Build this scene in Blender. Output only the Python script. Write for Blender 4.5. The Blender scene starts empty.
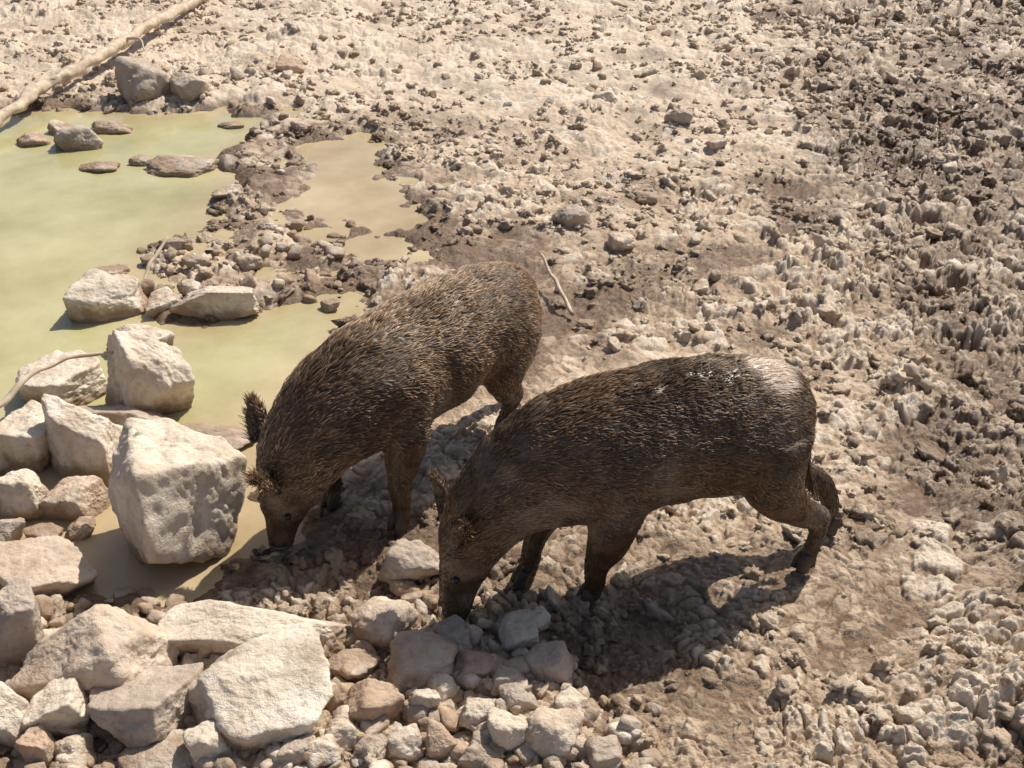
import bpy, bmesh, math, random
import numpy as np
from mathutils import Vector, Matrix
rng=np.random.default_rng(7); random.seed(7)
scene=bpy.context.scene

# ---------------------------------------------------------------- noise
M32=0xffffffff
def _h(ix,iy,iz,seed):
    h=(ix*374761393+iy*668265263+iz*2147483647+seed*1442695041)&M32
    h=((h^(h>>13))*1274126177)&M32
    h=((h^(h>>15))*1103515245)&M32
    return (h^(h>>16))&M32
def hf(ix,iy,iz,seed): return _h(ix,iy,iz,seed)/4294967296.0
def vn2(x,y,seed=0):
    ix=np.floor(x).astype(np.int64); iy=np.floor(y).astype(np.int64)
    fx=x-ix; fy=y-iy; fx=fx*fx*(3-2*fx); fy=fy*fy*(3-2*fy)
    a=hf(ix,iy,0,seed); b=hf(ix+1,iy,0,seed); c=hf(ix,iy+1,0,seed); d=hf(ix+1,iy+1,0,seed)
    return (a+(b-a)*fx)*(1-fy)+(c+(d-c)*fx)*fy
def fbm2(x,y,o,seed=0):
    s=0;a=.5;t=0
    for i in range(o):
        s=s+a*(vn2(x,y,seed+i)-.5); t+=a; a*=.5; x=x*2.03+7.1; y=y*2.03-3.7
    return s/t*2
def vn3(p,seed=0):
    i=np.floor(p).astype(np.int64); f=p-i; f=f*f*(3-2*f)
    x,y,z=i[:,0],i[:,1],i[:,2]; fx,fy,fz=f[:,0],f[:,1],f[:,2]
    r=0
    for dx in (0,1):
        for dy in (0,1):
            for dz in (0,1):
                w=(fx if dx else 1-fx)*(fy if dy else 1-fy)*(fz if dz else 1-fz)
                r=r+w*hf(x+dx,y+dy,z+dz,seed)
    return r
def chunks(x,y,seed,soft=.5,tilt=.8):
    """cracked clods: every cell is a rounded, slightly tilted lump with its own height; crevices between the lumps"""
    ix=np.floor(x).astype(np.int64); iy=np.floor(y).astype(np.int64)
    best=np.full(x.shape,9.0); sec=np.full(x.shape,9.0); cid=np.zeros(x.shape); tx=np.zeros(x.shape); ty=np.zeros(x.shape)
    bx=np.zeros(x.shape); by=np.zeros(x.shape)
    for dx in (-1,0,1):
        for dy in (-1,0,1):
            cx=ix+dx; cy=iy+dy
            ex=x-(cx+hf(cx,cy,1,seed)); ey=y-(cy+hf(cx,cy,2,seed))
            d=ex*ex+ey*ey
            m=d<best
            sec=np.where(m,best,np.minimum(sec,d))
            cid=np.where(m,hf(cx,cy,3,seed),cid)
            bx=np.where(m,ex,bx); by=np.where(m,ey,by)
            tx=np.where(m,hf(cx,cy,4,seed)-.5,tx); ty=np.where(m,hf(cx,cy,5,seed)-.5,ty)
            best=np.where(m,d,best)
    f1=np.sqrt(best); f2=np.sqrt(sec)
    edge=np.clip((f2-f1)/soft,0,1); edge=1-(1-edge)**2.4
    h=edge*(cid**1.6*.9+.08)+edge*(tx*bx+ty*by)*tilt+.22*np.clip(1-best*1.6,0,1)
    return h,cid,f1
def sst(a,b,x):
    t=np.clip((x-a)/(b-a),0,1); return t*t*(3-2*t)

# ---------------------------------------------------------------- pond outlines (metres, z=0 ground plane)
MAIN=np.array([(-7,8.2),(-3.46,7.84),(-3.14,8.1),(-2.78,7.93),(-2.45,7.84),(-2.13,7.93),(-1.51,7.93),(-1.60,7.34),(-1.71,7.05),(-1.56,6.44),(-1.65,6.20),(-1.69,5.80),(-1.84,5.57),(-1.77,5.04),(-1.45,4.75),(-1.12,4.94),(-.865,5.10),(-.73,4.83),(-.785,4.50),(-.87,4.20),(-1.02,3.95),(-.94,3.73),(-.77,3.36),(-.755,3.155),(-.90,3.05),(-.945,2.89),(-.99,2.82),(-1.25,2.77),(-1.44,2.78),(-1.58,2.82),(-1.97,3.02),(-2.6,3.9),(-7,5.0)])
BROWN=np.array([(-1.42,7.34),(-.91,7.34),(-.75,6.69),(-.51,6.2),(-.46,5.84),(-.57,5.57),(-.81,5.21),(-.92,5.36),(-.84,5.70),(-1.14,5.98),(-1.345,6.36),(-1.28,6.87)])
def sdpoly(x,y,P):
    n=len(P); d=np.full(x.shape,1e9); ins=np.zeros(x.shape,bool)
    for i in range(n):
        ax,ay=P[i]; bx,by=P[(i+1)%n]
        ex,ey=bx-ax,by-ay
        t=np.clip(((x-ax)*ex+(y-ay)*ey)/(ex*ex+ey*ey),0,1)
        d=np.minimum(d,(x-ax-t*ex)**2+(y-ay-t*ey)**2)
        if ey!=0:
            c=((ay>y)!=(by>y))&(x<ex*(y-ay)/ey+ax)
            ins^=c
    d=np.sqrt(d)
    return np.where(ins,d,-d)
def pond(x,y):
    return np.maximum(sdpoly(x,y,MAIN),sdpoly(x,y,BROWN)*.7)
WATER=-0.03
def rightf(x,y): return sst(.30,1.4,x-.14*y+.5*(vn2(x*1.3,y*1.3,29)-.5))
def height(x,y,full=False):
    pd=pond(x,y)
    pdn=pd+.20*fbm2(x*5,y*5,3,50)
    wx=x+.14*(vn2(x*3.1,y*3.1,17)-.5)+.06*(vn2(x*9,y*9,11)-.5)+.022*(vn2(x*31,y*31,12)-.5)+.010*(vn2(x*80,y*80,15)-.5)
    wy=y+.14*(vn2(x*3.1,y*3.1,18)-.5)+.06*(vn2(x*9,y*9,13)-.5)+.022*(vn2(x*31,y*31,14)-.5)+.010*(vn2(x*80,y*80,16)-.5)
    reg=vn2(x*.55+3,y*.55,21); reg2=vn2(x*1.9+3,y*1.9,22)
    rt=rightf(x,y)               # churned wet mud on the right side
    amp=.38+.35*sst(.3,.75,reg)+.45*sst(.25,.8,reg2)+.50*rt
    smooth=np.exp(-(((x-.75)/.5)**2+((y-3.75)/.35)**2))
    tread=np.exp(-(((x-.55)/.75)**2+((y-2.95)/.35)**2))+np.exp(-(((x+.3)/.45)**2+((y-3.45)/.5)**2))
    amp=amp*(1-.55*smooth)*(1-.35*np.clip(tread,0,1))
    amp=amp*(1-.5*sst(-.25,.1,pdn))*(1-.22*sst(5,9,y))
    far=1-sst(5,8.5,y)
    base=.05*fbm2(x*1.1,y*1.1,3,30)+(.06-.03*np.clip(tread,0,1))*fbm2(x*4,y*4,4,33)
    h1,c1,_=chunks(wx*8,wy*8,1,.42,1.0)
    h2,c2,_=chunks(wx*19+5,wy*19,2,.38,1.1)
    h3,c3,_=chunks(wx*42,wy*42,3,.4,1.0)
    _,c4,q1=chunks(wx*3.3,wy*3.3,4)
    pit=np.where(c4>.35,np.exp(-(q1/.22)**2),0)*.065*(.3+rt)
    fine=(.005+.009*far)*fbm2(x*45,y*45,5,40)
    cl=.040*h1*sst(.3,.6,vn2(x*2.6,y*2.6,23))+.027*h2*(.25+1.0*sst(.25,.7,vn2(x*5,y*5,24)+.2*rt))+.012*h3*(.4+vn2(x*9,y*9,25))*(.25+.75*far)
    h=base+amp*(cl+fine-.022)-pit*amp
    dip=sst(-.12,.22,pdn)
    h=h*(1-.6*dip)-.13*dip
    if full: return h,pd,rt,cl/.045
    return h
def wet_shading(x,y,PD,RT,CL):  # damp mud, plus shade painted into the crevices between clods
    patch=vn2(x*.8+9,y*.8,62)*.55+vn2(x*2.6,y*2.6,63)*.45
    top=sst(6,9,y)*(1-RT)
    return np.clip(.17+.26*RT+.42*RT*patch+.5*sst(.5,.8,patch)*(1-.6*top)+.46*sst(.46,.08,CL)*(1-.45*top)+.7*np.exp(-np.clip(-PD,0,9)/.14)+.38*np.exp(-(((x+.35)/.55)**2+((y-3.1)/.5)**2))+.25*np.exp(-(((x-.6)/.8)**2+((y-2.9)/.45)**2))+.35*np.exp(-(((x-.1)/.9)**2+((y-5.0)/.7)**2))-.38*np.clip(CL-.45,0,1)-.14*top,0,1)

# ---------------------------------------------------------------- helpers
def mesh_from(name,co,faces_flat,nper,mat,smooth=True,attrs=None):
    me=bpy.data.meshes.new(name)
    co=np.asarray(co,dtype=np.float32); nf=len(faces_flat)//nper
    me.vertices.add(len(co)); me.vertices.foreach_set("co",co.ravel())
    me.loops.add(nf*nper); me.loops.foreach_set("vertex_index",np.asarray(faces_flat,dtype=np.int32))
    me.polygons.add(nf)
    me.polygons.foreach_set("loop_start",np.arange(0,nf*nper,nper,dtype=np.int32))
    me.polygons.foreach_set("loop_total",np.full(nf,nper,dtype=np.int32))
    me.polygons.foreach_set("use_smooth",np.full(nf,smooth))
    me.update(calc_edges=True)
    if attrs:
        for k,v in attrs.items():
            at=me.attributes.new(k,'FLOAT','POINT'); at.data.foreach_set("value",np.asarray(v,dtype=np.float32))
    if mat: me.materials.append(mat)
    return me
def link(name,data,parent=None):
    o=bpy.data.objects.new(name,data); scene.collection.objects.link(o)
    if parent is not None: o.parent=parent
    return o
class NT:
    def __init__(s,name):
        s.m=bpy.data.materials.new(name); s.m.use_nodes=True; s.t=s.m.node_tree; s.t.nodes.clear()
        s.out=s.n('ShaderNodeOutputMaterial'); s.b=s.n('ShaderNodeBsdfPrincipled'); s.l(s.b.outputs[0],s.out.inputs[0])
    def n(s,t,**k):
        nd=s.t.nodes.new(t)
        for a,v in k.items(): setattr(nd,a,v)
        return nd
    def l(s,a,b): s.t.links.new(a,b)
    def noise(s,scale,detail=4,rough=.6,vec=None):
        nd=s.n('ShaderNodeTexNoise'); nd.inputs['Scale'].default_value=scale; nd.inputs['Detail'].default_value=detail; nd.inputs['Roughness'].default_value=rough
        if vec is not None: s.l(vec,nd.inputs['Vector'])
        return nd.outputs['Fac']
    def ramp(s,fac,stops):
        r=s.n('ShaderNodeValToRGB'); e=r.color_ramp.elements
        while len(e)<len(stops): e.new(.5)
        for i,(p,c) in enumerate(stops):
            e[i].position=p; e[i].color=(c[0],c[1],c[2],1) if hasattr(c,'__len__') else (c,c,c,1)
        s.l(fac,r.inputs[0]); return r.outputs[0]
    def mix(s,f,a,b,mode='MIX'):
        m=s.n('ShaderNodeMix',data_type='RGBA',blend_type=mode)
        for src,i in ((f,0),(a,6),(b,7)):
            if isinstance(src,(int,float)): m.inputs[i].default_value=src
            elif isinstance(src,tuple): m.inputs[i].default_value=(*src,1)
            else: s.l(src,m.inputs[i])
        return m.outputs[2]
    def math(s,op,a,b=0.0):
        m=s.n('ShaderNodeMath',operation=op)
        for i,v in enumerate((a,b)):
            if isinstance(v,(int,float)): m.inputs[i].default_value=v
            else: s.l(v,m.inputs[i])
        return m.outputs[0]
    def attr(s,name):
        a=s.n('ShaderNodeAttribute'); a.attribute_name=name; return a.outputs['Fac']
    def obj(s): return s.n('ShaderNodeTexCoord').outputs['Object']
    def bump(s,h,strength,dist):
        b=s.n('ShaderNodeBump'); b.inputs['Strength'].default_value=strength; b.inputs['Distance'].default_value=dist
        s.l(h,b.inputs['Height']); s.l(b.outputs[0],s.b.inputs['Normal'])
    def set(s,**k):
        for a,v in k.items(): s.b.inputs[a.replace('_',' ')].default_value=v

# ---------------------------------------------------------------- materials
def mat_mud():
    m=NT("mud"); v=m.obj()
    wet=m.attr("wet"); tone=m.attr("tone")  # darkens for damp mud and for the painted crevice shade
    n1=m.noise(2.2,5,.6,v); n2=m.noise(38,5,.65,v); n3=m.noise(260,3,.6,v)
    dry=m.ramp(n2,[(.3,(.40,.275,.17)),(.52,(.57,.43,.295)),(.75,(.72,.59,.445))])
    dry=m.mix(m.math('MULTIPLY',tone,.6),dry,(.82,.71,.575))
    wc=m.ramp(n2,[(.3,(.12,.070,.038)),(.7,(.29,.19,.115))])
    f=m.math('ADD',wet,m.math('MULTIPLY',m.math('SUBTRACT',n1,.5),.9))
    f=m.math('ADD',f,m.math('MULTIPLY',m.math('SUBTRACT',n2,.5),1.0))
    f=m.ramp(f,[(.22,0.0),(.80,1.0)])
    m.l(m.mix(f,dry,wc),m.b.inputs['Base Color'])
    m.l(m.ramp(f,[(0,.72),(1,.27)]),m.b.inputs['Roughness'])
    m.bump(m.math('ADD',m.math('MULTIPLY',n2,1.0),m.math('MULTIPLY',n3,.4)),1.0,.014)
    return m.m
def mat_rock():
    m=NT("stone"); v=m.obj()
    oi=m.n('ShaderNodeObjectInfo').outputs['Random']; tone=m.attr("tone")
    r=m.math('FRACT',m.math('ADD',oi,tone))
    n1=m.noise(9,6,.62,v); n2=m.noise(55,5,.6,v); n3=m.noise(300,3,.5,v)
    a=m.ramp(n1,[(.3,(.50,.395,.29)),(.5,(.70,.59,.46)),(.72,(.85,.76,.63))])
    b=m.ramp(n1,[(.3,(.38,.30,.23)),(.7,(.58,.48,.385))])
    c=m.ramp(n1,[(.3,(.40,.26,.17)),(.7,(.62,.47,.34))])
    col=m.mix(m.ramp(r,[(.3,0.0),(.45,1.0)]),b,a)
    col=m.mix(m.ramp(r,[(.80,0.0),(.92,1.0)]),col,c)
    col=m.mix(m.ramp(n2,[(.54,0.0),(.8,.7)]),col,(.28,.20,.13))
    geo=m.n('ShaderNodeNewGeometry'); sp=m.n('ShaderNodeSeparateXYZ'); m.l(geo.outputs['Position'],sp.inputs[0])
    z=m.math('ADD',sp.outputs[2],m.math('MULTIPLY',m.math('SUBTRACT',n1,.5),.26))
    col=m.mix(m.ramp(z,[(0.0,.9),(.06,0.0)]),col,(.34,.235,.15))
    m.l(col,m.b.inputs['Base Color']); m.set(Roughness=.8)
    m.bump(m.math('ADD',m.math('MULTIPLY',n2,1.0),m.math('MULTIPLY',n3,.3)),.8,.012)
    return m.m
def mat_water():
    m=NT("pond_water"); v=m.obj()
    t=m.attr("tan"); n=m.noise(1.3,6,.65,v)
    g=m.ramp(n,[(.3,(.34,.31,.145)),(.7,(.53,.485,.275))])
    b=m.ramp(n,[(.3,(.32,.235,.125)),(.7,(.55,.435,.275))])
    m.l(m.mix(t,g,b),m.b.inputs['Base Color']); m.set(Roughness=.05,IOR=1.33)
    m.bump(m.noise(14,2,.5,v),.18,.01)
    return m.m
def mat_simple(name,c1,c2,scale,rough,bump=.3,dist=.003):
    m=NT(name); v=m.obj(); n=m.noise(scale,5,.6,v)
    m.l(m.ramp(n,[(.3,c1),(.7,c2)]),m.b.inputs['Base Color']); m.set(Roughness=rough); m.bump(n,bump,dist)
    return m.m
def mat_skin():
    m=NT("boar_skin"); v=m.obj(); n=m.noise(30,5,.6,v)
    c=m.ramp(n,[(.3,(.045,.027,.016)),(.7,(.105,.065,.038))])
    c=m.mix(m.attr("mud_sheen"),c,(.62,.50,.39))  # mud flecks, plus the rump highlight painted into the skin colour
    m.l(c,m.b.inputs['Base Color']); m.set(Roughness=.38); m.bump(n,.3,.003); return m.m
MUD=mat_mud(); ROCK=mat_rock(); WAT=mat_water()
WOOD=mat_simple("dead_wood",(.36,.27,.18),(.66,.55,.41),22,.8)
SKIN=mat_skin()
HOOF=mat_simple("hoof",(.03,.022,.016),(.08,.06,.045),60,.5)
NOSE=mat_simple("snout_skin",(.04,.03,.028),(.09,.07,.06),80,.35)
EYE=mat_simple("eye",(.006,.004,.003),(.012,.008,.005),50,.08,0)
def mat_fur(name,root,mid,tip):
    m=NT(name); hi=m.n('ShaderNodeHairInfo')
    c=m.ramp(hi.outputs['Intercept'],[(0,root),(.5,mid),(1,tip)])
    r=m.ramp(hi.outputs['Random'],[(0,.35),(.6,.90),(1,2.1)])
    c=m.mix(1.0,c,r,'MULTIPLY')
    c=m.mix(m.attr("mud_sheen"),c,(.72,.60,.48))  # pale hair colour: mud flecks and the painted rump highlight
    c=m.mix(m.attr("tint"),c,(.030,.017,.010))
    m.l(c,m.b.inputs['Base Color']); m.set(Roughness=.30); m.b.inputs['Specular IOR Level'].default_value=.38
    m.b.inputs['Specular Tint'].default_value=(1,.88,.74,1)
    return m.m

# ---------------------------------------------------------------- ground
ys=[1.55]
while ys[-1]<14: ys.append(ys[-1]+.0031*max((ys[-1]/2.3),.8)**1.45)
ys=list(np.array([-40,-20,-10,-5,-2,-.5,.3,.8,1.1,1.3,1.42,1.5]))+ys
st=ys[-1]-ys[-2]
while ys[-1]<160: st*=1.25; ys.append(ys[-1]+st)
ys=np.array(ys)
NC=1150
sc=np.linspace(-1,1,NC); ext=1+np.cumsum(.004*1.28**np.arange(28)); sc=np.concatenate([-ext[::-1],sc,ext])
hw=.50*np.clip(ys,1.4,60)+.65
X=sc[None,:]*hw[:,None]; Y=np.repeat(ys[:,None],len(sc),1)
H,PD,RT,CL=height(X.ravel(),Y.ravel(),True)
nr,ncol=X.shape; xf=X.ravel(); yf=Y.ravel()
wet=wet_shading(xf,yf,PD,RT,CL)
tone=np.clip(sst(.55,1.1,CL)+.5*sst(5.5,9,yf)*(1-RT),0,1)
idx=np.arange(nr*ncol).reshape(nr,ncol)
fc=np.stack([idx[:-1,:-1],idx[:-1,1:],idx[1:,1:],idx[1:,:-1]],-1).reshape(-1)
me=mesh_from("ground",np.stack([xf,yf,H],-1),fc,4,MUD,True,{"wet":wet,"tone":tone})
link("ground",me)

# ---------------------------------------------------------------- water
gx=np.linspace(-7.2,-.2,180); gy=np.linspace(2.5,8.4,160); GX,GY=np.meshgrid(gx,gy)
pm=pond(GX.ravel(),GY.ravel())
tan=np.maximum(sst(-.25,.1,sdpoly(GX.ravel(),GY.ravel(),BROWN)),sst(4.15,3.5,GY.ravel()))
tan=np.maximum(tan,.75*sst(.34,.0,pm))
ii=np.arange(GX.size).reshape(GX.shape)
q=np.stack([ii[:-1,:-1],ii[:-1,1:],ii[1:,1:],ii[1:,:-1]],-1).reshape(-1,4)
q=q[(pm[q]>-.22).any(1)]
used=np.unique(q); remap=np.full(GX.size,-1); remap[used]=np.arange(len(used))
co=np.stack([GX.ravel(),GY.ravel(),np.full(GX.size,WATER)],-1)[used]
me=mesh_from("pond_water",co,remap[q].ravel(),4,WAT,True,{"tan":tan[used]})
link("pond_water",me)

# ---------------------------------------------------------------- rocks
def ico(n):
    bm=bmesh.new(); bmesh.ops.create_icosphere(bm,subdivisions=n,radius=1)
    v=np.array([x.co[:] for x in bm.verts]); f=np.array([[w.index for w in p.verts] for p in bm.faces]); bm.free()
    return v/np.linalg.norm(v,axis=1)[:,None],f
ICO={n:ico(n) for n in (2,3,5,6)}
def rockv(n,seed,npl=13,p=18,rough=.05,box=True):
    r=np.random.default_rng(seed); v,f=ICO[n]
    N=r.normal(size=(npl,3)); N/=np.linalg.norm(N,axis=1)[:,None]
    d=r.uniform(.70,1.0,npl)
    B=np.array([[0,0,1],[0,0,-1],[1,0,0],[-1,0,0],[0,1,0],[0,-1,0.]])+r.normal(size=(6,3))*.18
    B/=np.linalg.norm(B,axis=1)[:,None]
    N=np.vstack([N,B]); d=np.concatenate([d,r.uniform(.76,.98,6)])
    vw=v+.10*(np.stack([vn3(v*3+11+seed,seed+k) for k in (7,8,9)],-1)-.5)
    g=np.maximum(vw@N.T,0)/d
    rad=1/np.power(np.power(g,p).sum(1),1/p)
    rad*=1+rough*1.3*(vn3(v*2.3+20+seed,seed)-.5)+rough*(vn3(v*6+30,seed+1)-.5)+rough*.6*(vn3(v*15+30,seed+2)-.5)+(rough*.3*(vn3(v*34+30,seed+3)-.5) if n>3 else 0)
    return v*rad[:,None]
def rotm(a,b,c): return np.array(Matrix.Rotation(a,3,'Z')@Matrix.Rotation(b,3,'X')@Matrix.Rotation(c,3,'Y'))
big="-187 489 161 137 109;-197 529 86 62 33;-183 414 182 155 102;-163 449 108 91 79;-142 403 135 115 175;-159 488 80 68 45;-134 484 205 62 78;-178 366 139 118 147;-154 360 137 116 178;-149 387 173 100 66;-111 319 205 174 263;-167 332 78 66 101;-151 335 104 88 80;-147 292 150 127 82;-168 314 66 56 59;-156 318 59 50 27;-145 320 47 40 29;-144 260 95 81 123;-116 251 178 152 134;-136 227 80 68 104;-77 262 227 90 86;-68 234 177 151 103;-99 233 136 116 85;-122 233 82 69 67;-124 220 53 45 61"
small="-115 221 50 9;-93 218 111 5;-79 221 59 10;-38 236 82 9;-38 270 90 8;-33 295 95 8;-25 253 103 7;-47 255 87 5;-9 231 51 8;-1 224 56 10;-8 219 59 8;10 224 82 7;1 236 44 8;-1 244 53 7;11 249 71 8;24 218 55 8;-19 222 46 11;-29 222 55 9;-45 226 51 8;-49 219 47 9;-56 218 44 8;-19 241 44 11;2 261 61 8;-9 251 74 6;-17 263 68 7;-47 241 58 9;16 234 49 8;-25 236 41 11;-36 221 45 9;-257 816 182 9;-222 812 126 9;-274 722 145 7;-305 728 115 6;-199 678 215 3;-248 680 114 5;-225 690 67 6;-262 752 137 5;-165 882 105 7;-159 629 90 5;-130 537 64 8;-173 560 82 5;33 583 90 8;76 625 63 7;55 554 71 7;110 752 75 8;64 806 100 5;-116 378 163 2;-84 490 45 7;-128 581 58 6;-190 870 80 7;-295 750 85 7;-136 740 70 6;-155 533 73 5;-152 505 60 7;-184 760 80 3;89 505 51 6;33 473 40 6;126 710 60 6"
RK=[]
for t in big.split(';'):
    x,y,a,b,c=map(float,t.split()); RK.append((x/100,y/100,a/1000,b/1000,c/1000))
for t in small.split(';'):
    x,y,a,r=map(float,t.split()); a/=1000; r/=10
    RK.append((x/100,y/100,a,a*(.85 if r>.5 else .62),a*min(max(1.25*r-.2,.3),1.3)))
rx=np.array([r[0] for r in RK]); ry=np.array([r[1] for r in RK]); rz=height(rx,ry)
for i,(x,y,a,b,c) in enumerate(RK):
    hero=i<25
    v=rockv(6 if hero else 5,100+i*7,npl=6 if hero else 10,p=30 if hero else 12,rough=.075 if hero else .10)
    R=np.random.default_rng(i)
    v=v@rotm(R.uniform(-.6,.6),R.uniform(-.2,.2),R.uniform(-.2,.2)).T
    v=v*np.array([a,b,c])*1.06
    me=mesh_from("rock",v,ICO[6 if hero else 5][1].ravel(),3,ROCK,True,{"tone":np.full(len(v),R.random())})
    o=link("rock",me); o.location=(x,y,max(rz[i],WATER-.02 if a>.08 else WATER)+c*(.62 if hero else .42))

# ---- scatter helpers (one merged mesh each)
def scatter(name,pts,size,mat,lod,seedbase,flat=(.55,.9),embed=.35,wet_shadev=None,tonev=None,nvar=14,p=12,rough=.1):
    vs=[rockv(lod,seedbase+k,npl=8,p=p,rough=rough) for k in range(nvar)]; f=ICO[lod][1]; nv=len(vs[0])
    n=len(pts); z=height(pts[:,0],pts[:,1]); out=np.empty((n,nv,3),np.float32)
    r=np.random.default_rng(seedbase)
    tn=np.repeat(r.random(n) if tonev is None else tonev,nv)
    for i in range(n):
        sc_=size[i]*np.array([r.uniform(.8,1.3),r.uniform(.65,1.05),r.uniform(*flat)])
        R=rotm(r.uniform(0,6.28),r.uniform(-.5,.5),r.uniform(-.5,.5))
        q=(vs[i%nvar]*sc_)@R.T
        out[i]=q+np.array([pts[i,0],pts[i,1],z[i]+size[i]*embed])
    ff=(f.ravel()[None,:]+(np.arange(n)*nv)[:,None]).ravel()
    at={"tone":tn}
    if wet_shadev is not None: at["wet"]=np.repeat(wet_shadev,nv)
    link(name,mesh_from(name,out.reshape(-1,3),ff,3,mat,True,at))
def inpoly(pts,P): return sdpoly(pts[:,0],pts[:,1],np.array(P,float))
pp=np.stack([rng.uniform(-1.3,.5,3000),rng.uniform(1.7,3.0,3000)],-1)
d=inpoly(pp,[(-.75,2.66),(-.45,2.72),(-.30,2.85),(.10,2.66),(.30,2.40),(.36,1.6),(-1.3,1.6),(-1.3,2.5)])
keep=rng.random(len(pp))<sst(-.10,.08,d)*.6
pp=pp[keep]; sz=.009+.032*rng.random(len(pp))**2.0
scatter("pebbles",pp,sz,ROCK,3,500,embed=.3,rough=.12,p=9)
pq=np.vstack([np.stack([rng.uniform(-2.2,-1.0,600),rng.uniform(2.4,4.3,600)],-1),
   np.stack([rng.uniform(-1.9,-.7,120),rng.uniform(4.9,6.4,120)],-1),
   np.stack([rng.uniform(-3.4,-1.2,160),rng.uniform(7.2,9.0,160)],-1)])
dd=pond(pq[:,0],pq[:,1]); kk=(dd<.10)|(pq[:,1]<3.8); pq=pq[kk]
scatter("pebbles",pq,.012+.04*rng.random(len(pq))**2.2,ROCK,3,600,embed=.3,p=12)
n=1200; pr=np.stack([rng.uniform(-5,7.5,n),1.8+10*rng.random(n)**.8],-1); pr=pr[pond(pr[:,0],pr[:,1])<-.02]
keep=vn2(pr[:,0]*.9,pr[:,1]*.9,77)>.45; pr=pr[keep]
scatter("pebbles",pr,.012+.045*rng.random(len(pr))**3,ROCK,3,700,embed=.1,p=14)
# mud clods
n=26000; pc=np.stack([rng.uniform(-1,1,n),1.7+10.5*rng.random(n)**.75],-1); pc[:,0]*=(.5*pc[:,1]+.8)
pdc=pond(pc[:,0],pc[:,1]); pc=pc[pdc<.02]
kc=rng.random(len(pc))<.04+1.3*sst(.35,.8,vn2(pc[:,0]*1.7,pc[:,1]*1.7,88)*.55+vn2(pc[:,0]*5,pc[:,1]*5,89)*.45+.12*rightf(pc[:,0],pc[:,1])); pc=pc[kc]
_,pdc,kr,clc=height(pc[:,0],pc[:,1],True)
wv=np.clip(wet_shading(pc[:,0],pc[:,1],pdc,kr,clc)-.25+.25*rng.random(len(pc)),0,1)
scatter("mud_clods",pc,(.006+.036*rng.random(len(pc))**2.8)*(1+.3*kr),MUD,3,800,embed=-.05,flat=(.5,.95),wet_shadev=wv,tonev=rng.random(len(pc))*.8,p=12,rough=.8,nvar=40)

# ---------------------------------------------------------------- branches
def cat(P,n):
    P=np.asarray(P,float); m=len(P); Q=np.vstack([2*P[0]-P[1],P,2*P[-1]-P[-2]]); out=[]
    for t in np.linspace(0,m-1-1e-9,n):
        i=int(t); f=t-i; a,b,c,d=Q[i],Q[i+1],Q[i+2],Q[i+3]
        out.append(.5*((2*b)+(-a+c)*f+(2*a-5*b+4*c-d)*f*f+(-a+3*b-3*c+d)*f**3))
    return np.array(out)
def tube(ctrl,n,nring,egg=0.0,ref=(0,1,0)):
    C=cat(ctrl,n); P=C[:,:3]; W=np.maximum(C[:,3],.002); Hh=np.maximum(C[:,4],.002)
    T=np.gradient(P,axis=0); T/=np.linalg.norm(T,axis=1)[:,None]
    rf=np.array(ref,float); S=rf[None,:]-(T@rf)[:,None]*T; S/=np.linalg.norm(S,axis=1)[:,None]; U=np.cross(T,S)
    a=np.linspace(0,2*math.pi,nring,endpoint=False)
    ca,sa=np.cos(a),np.sin(a)
    V=P[:,None,:]+S[:,None,:]*(W[:,None]*ca[None,:]*(1-egg*sa[None,:]))[...,None]+U[:,None,:]*(Hh[:,None]*sa[None,:])[...,None]
    V=V.reshape(-1,3); F=[]
    for i in range(n-1):
        for j in range(nring):
            k=(j+1)%nring; F.append((i*nring+j,i*nring+k,(i+1)*nring+k,(i+1)*nring+j))
    V=np.vstack([V,P[0],P[-1]]); c0=n*nring; c1=c0+1
    for j in range(nring):
        k=(j+1)%nring; F.append((c0,k,j)); F.append((c1,(n-1)*nring+j,(n-1)*nring+k))
    return V,F,(P,T,S,U,W,Hh)
def tube_obj(name,ctrl,n,nring,mat,parent=None,ref=(0,1,0),jit=0):
    V,F,_=tube(ctrl,n,nring,ref=ref)
    if jit: V=V+jit*(np.stack([vn3(V*14+50,k) for k in (1,2,3)],-1)-.5)
    me=bpy.data.meshes.new(name); me.from_pydata(V.tolist(),[],F); me.materials.append(mat)
    me.polygons.foreach_set("use_smooth",[True]*len(me.polygons)); return link(name,me,parent)
br=link("fallen_branch",None)
tube_obj("limb",[(-2.78,11.3,.05,.03,.03),(-2.82,10.96,.07,.036,.036),(-2.96,9.79,.12,.042,.042),(-3.06,8.74,.12,.045,.045),(-3.23,8.16,.10,.04,.04),(-3.33,7.44,.05,.034,.034),(-3.5,6.87,.0,.03,.03)],90,12,WOOD,br,ref=(1,0,0),jit=.05)
tube_obj("twig",[(-3.0,9.3,.13,.014,.014),(-2.8,9.0,.2,.01,.01),(-2.72,8.8,.17,.004,.004)],16,6,WOOD,br,ref=(1,0,0))
st=link("stick",None)
tube_obj("shaft",[(-1.50,4.07,.19,.006,.006),(-1.66,3.95,.24,.009,.009),(-1.76,3.78,.26,.010,.010),(-1.84,3.60,.22,.010,.010)],30,8,WOOD,st,ref=(0,0,1),jit=.02)
st=link("stick",None)
tube_obj("shaft",[(-1.75,4.94,-.03,.010,.010),(-1.72,5.1,.08,.010,.010),(-1.66,5.3,.16,.007,.007)],20,6,WOOD,st,ref=(1,0,0),jit=.02)
st=link("stick",None)
tube_obj("shaft",[(.14,5.18,.12,.006,.006),(.20,5.0,.06,.010,.010),(.27,4.75,.02,.010,.010)],20,6,WOOD,st,ref=(1,0,0),jit=.02)

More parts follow.
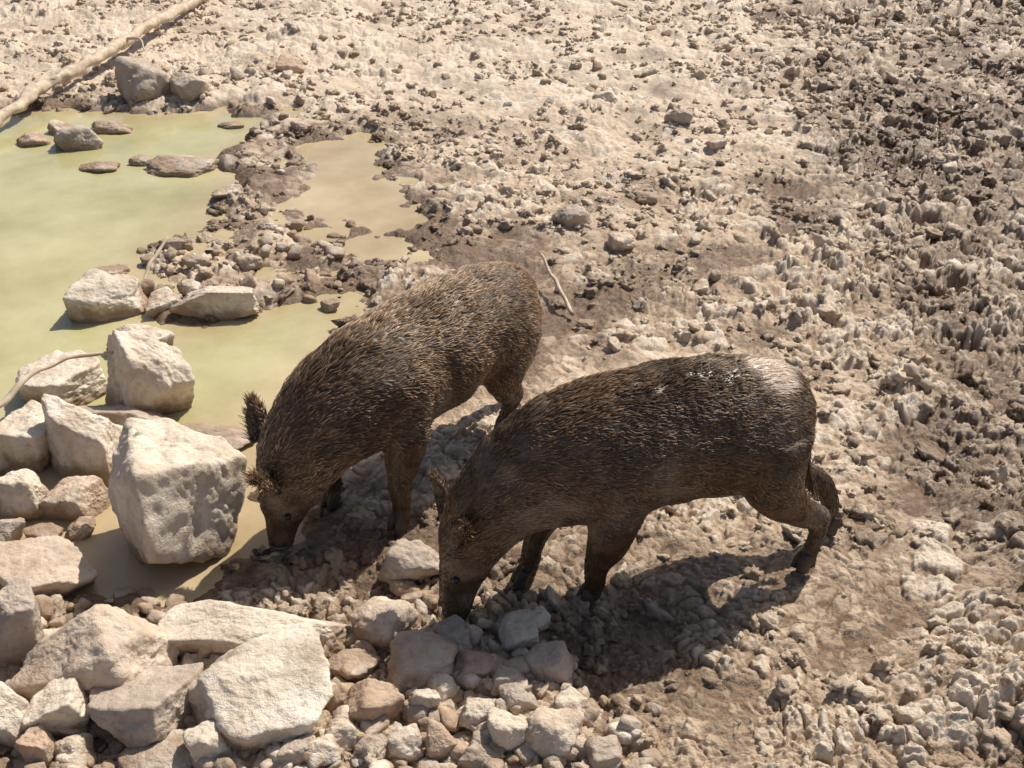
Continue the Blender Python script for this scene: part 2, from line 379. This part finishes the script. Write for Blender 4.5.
# ---------------------------------------------------------------- wild boars
def build_boar(origin,fwd,spine,legs,tail,fur,ears,furlen,seed,eye_s,nh=50000,rump_sheen=None,darkamt=.7,fringe=.018):
    f=np.array(fwd,float); f/=np.linalg.norm(f); yaw=math.atan2(f[1],f[0])
    root=link("wild_boar",None); root.location=(origin[0],origin[1],.008); root.rotation_euler=(0,0,yaw)
    Vs,Fs=[],[]; off=0
    def add(V,F):
        nonlocal off
        Vs.append(V); Fs.extend([tuple(i+off for i in q) for q in F]); off+=len(V)
    V,F,SP=tube(spine,90,40,egg=.12); add(V,F)
    for L in legs:
        V,F,_=tube(L,40,20); add(V,F)
    me=bpy.data.meshes.new("tmp"); me.from_pydata(np.vstack(Vs).tolist(),[],Fs)
    tmp=link("tmp",me)
    rm=tmp.modifiers.new("r",'REMESH'); rm.mode='VOXEL'; rm.voxel_size=.0085
    sm=tmp.modifiers.new("s",'SMOOTH'); sm.factor=.6; sm.iterations=9
    dg=bpy.context.evaluated_depsgraph_get(); ev=tmp.evaluated_get(dg)
    bm_=bpy.data.meshes.new_from_object(ev)
    bpy.data.objects.remove(tmp)
    nv=len(bm_.vertices); co=np.empty(nv*3); bm_.vertices.foreach_get("co",co); co=co.reshape(-1,3)
    no=np.empty(nv*3); bm_.vertex_normals.foreach_get("vector",no); no=no.reshape(-1,3)
    disp=(vn3(co*9+40,seed)-.5)*.014+(vn3(co*24+40,seed+1)-.5)*.006
    def blob(x,z,rx,rz,a): return a*np.exp(-((co[:,0]-x)/rx)**2-((co[:,2]-z)/rz)**2)*np.clip(np.abs(no[:,1]),0,1)
    sx=spine[2][0]
    disp+=blob(.36,.46,.10,.15,.020)+blob(sx+.12,.48,.12,.14,.018)+blob(sx+.27,.40,.07,.09,-.024)+blob(.20,.46,.05,.16,-.014)
    co+=no*disp[:,None]
    bm_.vertices.foreach_set("co",co.ravel()); bm_.update()
    bm_.name="body"; bm_.materials.clear(); bm_.materials.append(SKIN)
    bm_.polygons.foreach_set("use_smooth",[True]*len(bm_.polygons))
    def mud_sheen_at(q):
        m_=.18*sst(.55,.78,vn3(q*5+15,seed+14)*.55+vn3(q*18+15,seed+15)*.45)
        if rump_sheen is not None:
            c=np.array(rump_sheen[:3]); n_=vn3(q*25+3,seed+16)
            m_=np.maximum(m_,sst(.35,.75,np.exp(-(((q-c)/np.array([.10,.10,.15]))**2).sum(1))+.5*(n_-.5))*.95)  # pale wet highlight painted on the rump, on top of the mud flecks
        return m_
    at=bm_.attributes.new("mud_sheen",'FLOAT','POINT'); at.data.foreach_set("value",mud_sheen_at(co).astype(np.float32))
    link("body",bm_,root)
    tube_obj("tail",tail,30,8,SKIN,root,ref=(0,1,0))
    ear_tris=[]
    for k,(s,ang,out,up,fw,ln) in enumerate(ears):
        P,T,S,U,W,Hh=SP; i=int(s*89); a=ang
        base=P[i]+S[i]*W[i]*math.cos(a)*.86+U[i]*Hh[i]*math.sin(a)*.86
        ax=S[i]*out+U[i]*up+T[i]*fw; ax/=np.linalg.norm(ax)
        side=np.cross(ax,T[i]*.3+U[i]*.9+S[i]*.1); side/=np.linalg.norm(side); nr_=np.cross(side,ax)
        g=[];nu,nw=12,9
        for u in range(nu):
            t=u/(nu-1); wd=.047*(math.sin(math.pi*min(1,.22+.78*t))**.75)*(1 if t<.97 else .4)
            for w in range(nw):
                q=(w/(nw-1))*2-1
                g.append(base+ax*ln*t+side*wd*q+nr_*(.030*(q*q)*(1-t*.6)-.012*math.sin(t*3)))
        g=np.array(g); fq=[(u*nw+w,u*nw+w+1,(u+1)*nw+w+1,(u+1)*nw+w) for u in range(nu-1) for w in range(nw-1)]
        me=bpy.data.meshes.new("ear"); me.from_pydata(g.tolist(),[],fq); me.materials.append(SKIN)
        me.polygons.foreach_set("use_smooth",[True]*len(me.polygons))
        eo=link("ear_%d"%(k+1),me,root); so=eo.modifiers.new("s",'SOLIDIFY'); so.thickness=.007; so.offset=0
        ear_tris.append((g,fq,ax))
    P,T,S,U,W,Hh=SP; i=int(eye_s*89)
    for sg in (1,-1):
        a=.55
        e=P[i]+S[i]*sg*W[i]*math.cos(a)*.97+U[i]*Hh[i]*math.sin(a)*.97
        bm=bmesh.new(); bmesh.ops.create_uvsphere(bm,u_segments=16,v_segments=10,radius=.0115); me=bpy.data.meshes.new("eye"); bm.to_mesh(me); bm.free()
        me.materials.append(EYE); me.polygons.foreach_set("use_smooth",[True]*len(me.polygons))
        o=link("eye_%s"%('l' if sg>0 else 'r'),me,root); o.location=e
    e=P[-1]+T[-1]*.002; rr=W[-1]
    V,F,_=tube([(*(e-T[-1]*.012),rr*1.02,rr*.95),(*(e-T[-1]*.004),rr*1.12,rr*1.04),(*(e+T[-1]*.004),rr*1.02,rr*.95)],8,24)
    me=bpy.data.meshes.new("snout_disc"); me.from_pydata(V.tolist(),[],F); me.materials.append(NOSE); me.polygons.foreach_set("use_smooth",[True]*len(me.polygons)); link("snout_disc",me,root)
    for k,L in enumerate(legs):
        x,y,z=L[-1][:3]
        for sg in (1,-1):
            tube_obj("hoof_%d_%s"%(k+1,'a' if sg>0 else 'b'),[(x-.005,y+sg*.012,z+.045,.014,.018),(x+.008,y+sg*.014,z+.02,.015,.023),(x+.018,y+sg*.015,z-.016,.013,.026)],8,14,HOOF,root)
            tube_obj("dewclaw_%d_%s"%(k+1,'a' if sg>0 else 'b'),[(x-.022,y+sg*.016,z+.075,.007,.007),(x-.034,y+sg*.019,z+.058,.005,.005)],5,8,HOOF,root)
    # ---- fur
    r=np.random.default_rng(seed)
    me2=bm_; me2.calc_loop_triangles(); nt=len(me2.loop_triangles); tr=np.empty(nt*3,np.int32); me2.loop_triangles.foreach_get("vertices",tr); tr=tr.reshape(-1,3)
    buf=np.empty(nv*3); me2.vertex_normals.foreach_get("vector",buf); no=buf.reshape(-1,3)
    A,B,C=co[tr[:,0]],co[tr[:,1]],co[tr[:,2]]
    area=np.linalg.norm(np.cross(B-A,C-A),axis=1)
    pick=r.choice(nt,nh,p=area/area.sum()); u=r.random(nh); w=r.random(nh); m=u+w>1; u[m]=1-u[m]; w[m]=1-w[m]
    rt=A[pick]+(B-A)[pick]*u[:,None]+(C-A)[pick]*w[:,None]
    nn=no[tr[pick,0]]*(1-u-w)[:,None]+no[tr[pick,1]]*u[:,None]+no[tr[pick,2]]*w[:,None]; nn/=np.linalg.norm(nn,axis=1)[:,None]
    Ps=P[::2]; Ts=T[::2]; d2=((rt[:,None,:]-Ps[None])**2).sum(2); j=d2.argmin(1); sp=j/(len(Ps)-1)
    tang=Ts[j]; dist=np.sqrt(d2[np.arange(nh),j])
    leg=(rt[:,2]<.33)&(rt[:,0]<.56)|((rt[:,2]<.30)&(dist>Hh[::2][j]*1.25))
    down=np.array([0,0,-1.0])
    flow=-tang+down*(.55*(1-np.clip(nn[:,2],0,1)))[:,None]
    flow[leg]=down+np.array([-.25,0,0])
    clump=np.stack([vn3(rt*13+60,seed+5),vn3(rt*13+60,seed+6),vn3(rt*13+60,seed+7)],-1)-.5
    clump2=np.stack([vn3(rt*50+60,seed+8),vn3(rt*50+60,seed+9),vn3(rt*50+60,seed+10)],-1)-.5
    flow=flow+clump*.5+clump2*1.0+r.normal(size=(nh,3))*.10
    flow-=nn*(flow*nn).sum(1)[:,None]; flow/=np.linalg.norm(flow,axis=1)[:,None]
    head=sst(.66,.8,sp)*(~leg)
    mane=sst(.6,.95,nn[:,2])*(1-head)*sst(.1,.35,sp)*(~leg)
    ln=furlen*(1+.7*mane)*(1-.6*head)*np.where(leg,.6,1)*r.uniform(.6,1.3,nh)
    lift=(.10+.12*mane+.16*(vn3(rt*35+9,seed+3)-.4))[:,None]
    dark=vn3(rt*6+5,seed+4)*.6+vn3(rt*15+5,seed+12)*.4
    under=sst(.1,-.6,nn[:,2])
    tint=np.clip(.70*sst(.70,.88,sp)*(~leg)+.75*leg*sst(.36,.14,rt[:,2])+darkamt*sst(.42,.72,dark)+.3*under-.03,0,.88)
    mud_sheen=mud_sheen_at(rt)
    if rump_sheen is not None:
        c=np.array(rump_sheen[:3]); tint=tint*(1-.9*np.exp(-(((rt-c)/.15)**2).sum(1)))  # dark tint thinned out around the painted rump highlight
    p=[rt]
    for k,(q,dr) in enumerate(((.35,.8),(.7,.15),(1.0,-.6))):
        p.append(p[-1]+(flow+nn*lift*(1+dr))/1.05*(ln*.34)[:,None])
    allp=[np.stack(p,1)]; tints=[tint]; mud_sheens=[mud_sheen]
    for g,fq,ax in ear_tris:
        ne=900; fa=np.array(fq); k=r.integers(0,len(fa),ne); a,b=r.random(ne),r.random(ne)
        q=g[fa[k]]; pt=(q[:,0]*(1-a)[:,None]+q[:,1]*a[:,None])*(1-b)[:,None]+(q[:,3]*(1-a)[:,None]+q[:,2]*a[:,None])*b[:,None]
        dr=ax[None]+r.normal(size=(ne,3))*.4; dr/=np.linalg.norm(dr,axis=1)[:,None]; l=(fringe*r.uniform(.6,1.4,ne))[:,None]
        allp.append(np.stack([pt,pt+dr*l*.4,pt+dr*l*.75,pt+dr*l],1)); tints.append(np.full(ne,.25)); mud_sheens.append(np.zeros(ne))
    tp=cat(np.array(tail)[:,:3],30); ne=500; k=r.integers(10,30,ne); pt=tp[k]; dr=np.array([-.1,0,-1.])+r.normal(size=(ne,3))*.22; l=(.05*(k/29)*r.uniform(.6,1.3,ne))[:,None]
    allp.append(np.stack([pt,pt+dr*l*.4,pt+dr*l*.75,pt+dr*l],1)); tints.append(np.full(ne,.5)); mud_sheens.append(np.zeros(ne))
    pts=np.concatenate(allp); tints=np.concatenate(tints); mud_sheens=np.concatenate(mud_sheens); n=len(pts)
    hc=bpy.data.hair_curves.new("fur"); hc.add_curves([4]*n)
    hc.points.foreach_set("position",pts.astype(np.float32).ravel())
    rad=np.tile(np.array([.0013,.0012,.0009,.0003],np.float32),n)
    if "radius" not in hc.attributes: hc.attributes.new("radius",'FLOAT','POINT')
    hc.attributes["radius"].data.foreach_set("value",rad)
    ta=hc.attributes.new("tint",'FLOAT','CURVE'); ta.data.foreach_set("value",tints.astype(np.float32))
    ta=hc.attributes.new("mud_sheen",'FLOAT','CURVE'); ta.data.foreach_set("value",mud_sheens.astype(np.float32))
    hc.materials.append(fur); link("fur",hc,root)
    return root

FURA=mat_fur("boar_fur",(.062,.035,.019),(.150,.090,.050),(.37,.245,.148))
FURB=mat_fur("boar_fur_light",(.080,.047,.026),(.215,.133,.077),(.56,.39,.24))
spineA=[(-.275,0,.50,.05,.07),(-.25,0,.51,.12,.14),(-.18,0,.525,.16,.185),(-.06,0,.535,.18,.205),(.10,0,.54,.19,.215),(.26,0,.535,.19,.218),(.42,0,.525,.17,.212),(.56,0,.49,.145,.188),(.665,0,.42,.12,.145),(.73,0,.325,.10,.114),(.77,0,.22,.075,.083),(.795,0,.13,.052,.055),(.805,0,.055,.042,.043),(.81,0,.018,.038,.036)]
legsA=[
 [(.33,.10,.47,.085,.10),(.35,.11,.34,.065,.078),(.385,.085,.18,.038,.042),(.385,.06,.07,.028,.031),(.395,.05,.02,.026,.032)],
 [(.36,-.10,.47,.085,.10),(.42,-.11,.34,.065,.073),(.51,-.10,.19,.038,.042),(.545,-.09,.08,.028,.031),(.565,-.085,.02,.026,.032)],
 [(-.14,.09,.52,.10,.13),(-.15,.125,.38,.075,.10),(-.24,.115,.26,.048,.058),(-.335,.11,.19,.032,.040),(-.325,.105,.07,.025,.028),(-.315,.103,.02,.026,.032)],
 [(-.15,-.09,.52,.10,.13),(-.18,-.12,.38,.075,.10),(-.31,-.09,.27,.048,.056),(-.44,-.06,.20,.032,.038),(-.49,-.05,.08,.025,.028),(-.50,-.044,.02,.026,.032)]]
tailA=[(-.27,0,.58,.016,.016),(-.31,0,.52,.012,.012),(-.325,.01,.42,.009,.009),(-.335,.015,.33,.006,.006),(-.36,.02,.27,.004,.004)]
earsA=[(.70,.75,.55,.35,-.55,.12),(.70,math.pi-.75,-.55,.5,-.5,.12)]
build_boar((.60,2.97),(-.955,-.30),spineA,legsA,tailA,FURA,earsA,.018,11,.80,rump_sheen=(-.15,.02,.71),darkamt=.6)
spineB=[(-.42,0,.44,.05,.07),(-.40,0,.45,.12,.14),(-.32,0,.465,.165,.18),(-.18,0,.475,.19,.20),(.0,0,.485,.20,.205),(.22,0,.485,.195,.21),(.40,-.01,.475,.18,.205),(.53,-.03,.435,.165,.19),(.62,-.05,.37,.145,.165),(.68,-.065,.285,.12,.13),(.715,-.08,.195,.088,.096),(.735,-.09,.11,.058,.062),(.745,-.095,.045,.043,.044),(.747,-.095,.015,.038,.036)]
legsB=[
 [(.34,.10,.44,.085,.10),(.37,.13,.32,.068,.078),(.43,.15,.18,.040,.046),(.43,.15,.07,.030,.033),(.44,.15,.02,.028,.034)],
 [(.38,-.10,.44,.085,.10),(.43,-.12,.32,.065,.072),(.47,-.12,.18,.037,.042),(.47,-.12,.07,.028,.031),(.48,-.12,.02,.027,.033)],
 [(-.24,.09,.46,.11,.14),(-.17,.125,.34,.08,.11),(-.19,.115,.24,.048,.06),(-.24,.11,.18,.033,.040),(-.19,.10,.07,.026,.028),(-.18,.10,.02,.026,.032)],
 [(-.25,-.08,.46,.11,.14),(-.24,-.11,.34,.08,.11),(-.34,-.08,.24,.048,.058),(-.44,-.05,.19,.033,.04),(-.45,-.045,.08,.026,.028),(-.445,-.045,.02,.026,.032)]]
tailB=[(-.41,0,.52,.016,.016),(-.45,0,.46,.012,.012),(-.46,-.01,.37,.009,.009),(-.45,-.02,.28,.006,.006),(-.45,-.02,.22,.004,.004)]
earsB=[(.71,1.25,.12,.9,-.15,.12),(.66,math.pi-.9,-.75,.35,-.75,.125)]
build_boar((-.23,3.62),(-.60,-.80),spineB,legsB,tailB,FURB,earsB,.023,23,.80,darkamt=.5,fringe=.03)

# ---------------------------------------------------------------- camera, light
cam=bpy.data.cameras.new("camera"); co_=link("camera",cam); co_.location=(0,0,2.4); co_.rotation_euler=(math.radians(60),0,0)
cam.sensor_fit='HORIZONTAL'; cam.angle=2*math.atan(512/1182); cam.clip_end=500; scene.camera=co_
sd=Vector((.36,.40,.74)).normalized()
sun=bpy.data.lights.new("sun",'SUN'); sun.energy=5; sun.angle=math.radians(.5); sun.color=(1,.945,.86)
so=link("sun",sun); so.rotation_euler=sd.to_track_quat('Z','Y').to_euler()
w=bpy.data.worlds.new("World"); scene.world=w; w.use_nodes=True; nt=w.node_tree
bg=nt.nodes["Background"]; sky=nt.nodes.new('ShaderNodeTexSky'); sky.sky_type='NISHITA'; sky.sun_disc=False
sky.sun_elevation=math.asin(sd.z); sky.sun_rotation=math.atan2(sd.x,sd.y)
sky.air_density=.8; sky.dust_density=2.5; sky.ozone_density=.4
nt.links.new(sky.outputs[0],bg.inputs[0]); bg.inputs[1].default_value=.10
scene.view_settings.view_transform='Standard'; scene.view_settings.look='None'; scene.view_settings.exposure=0
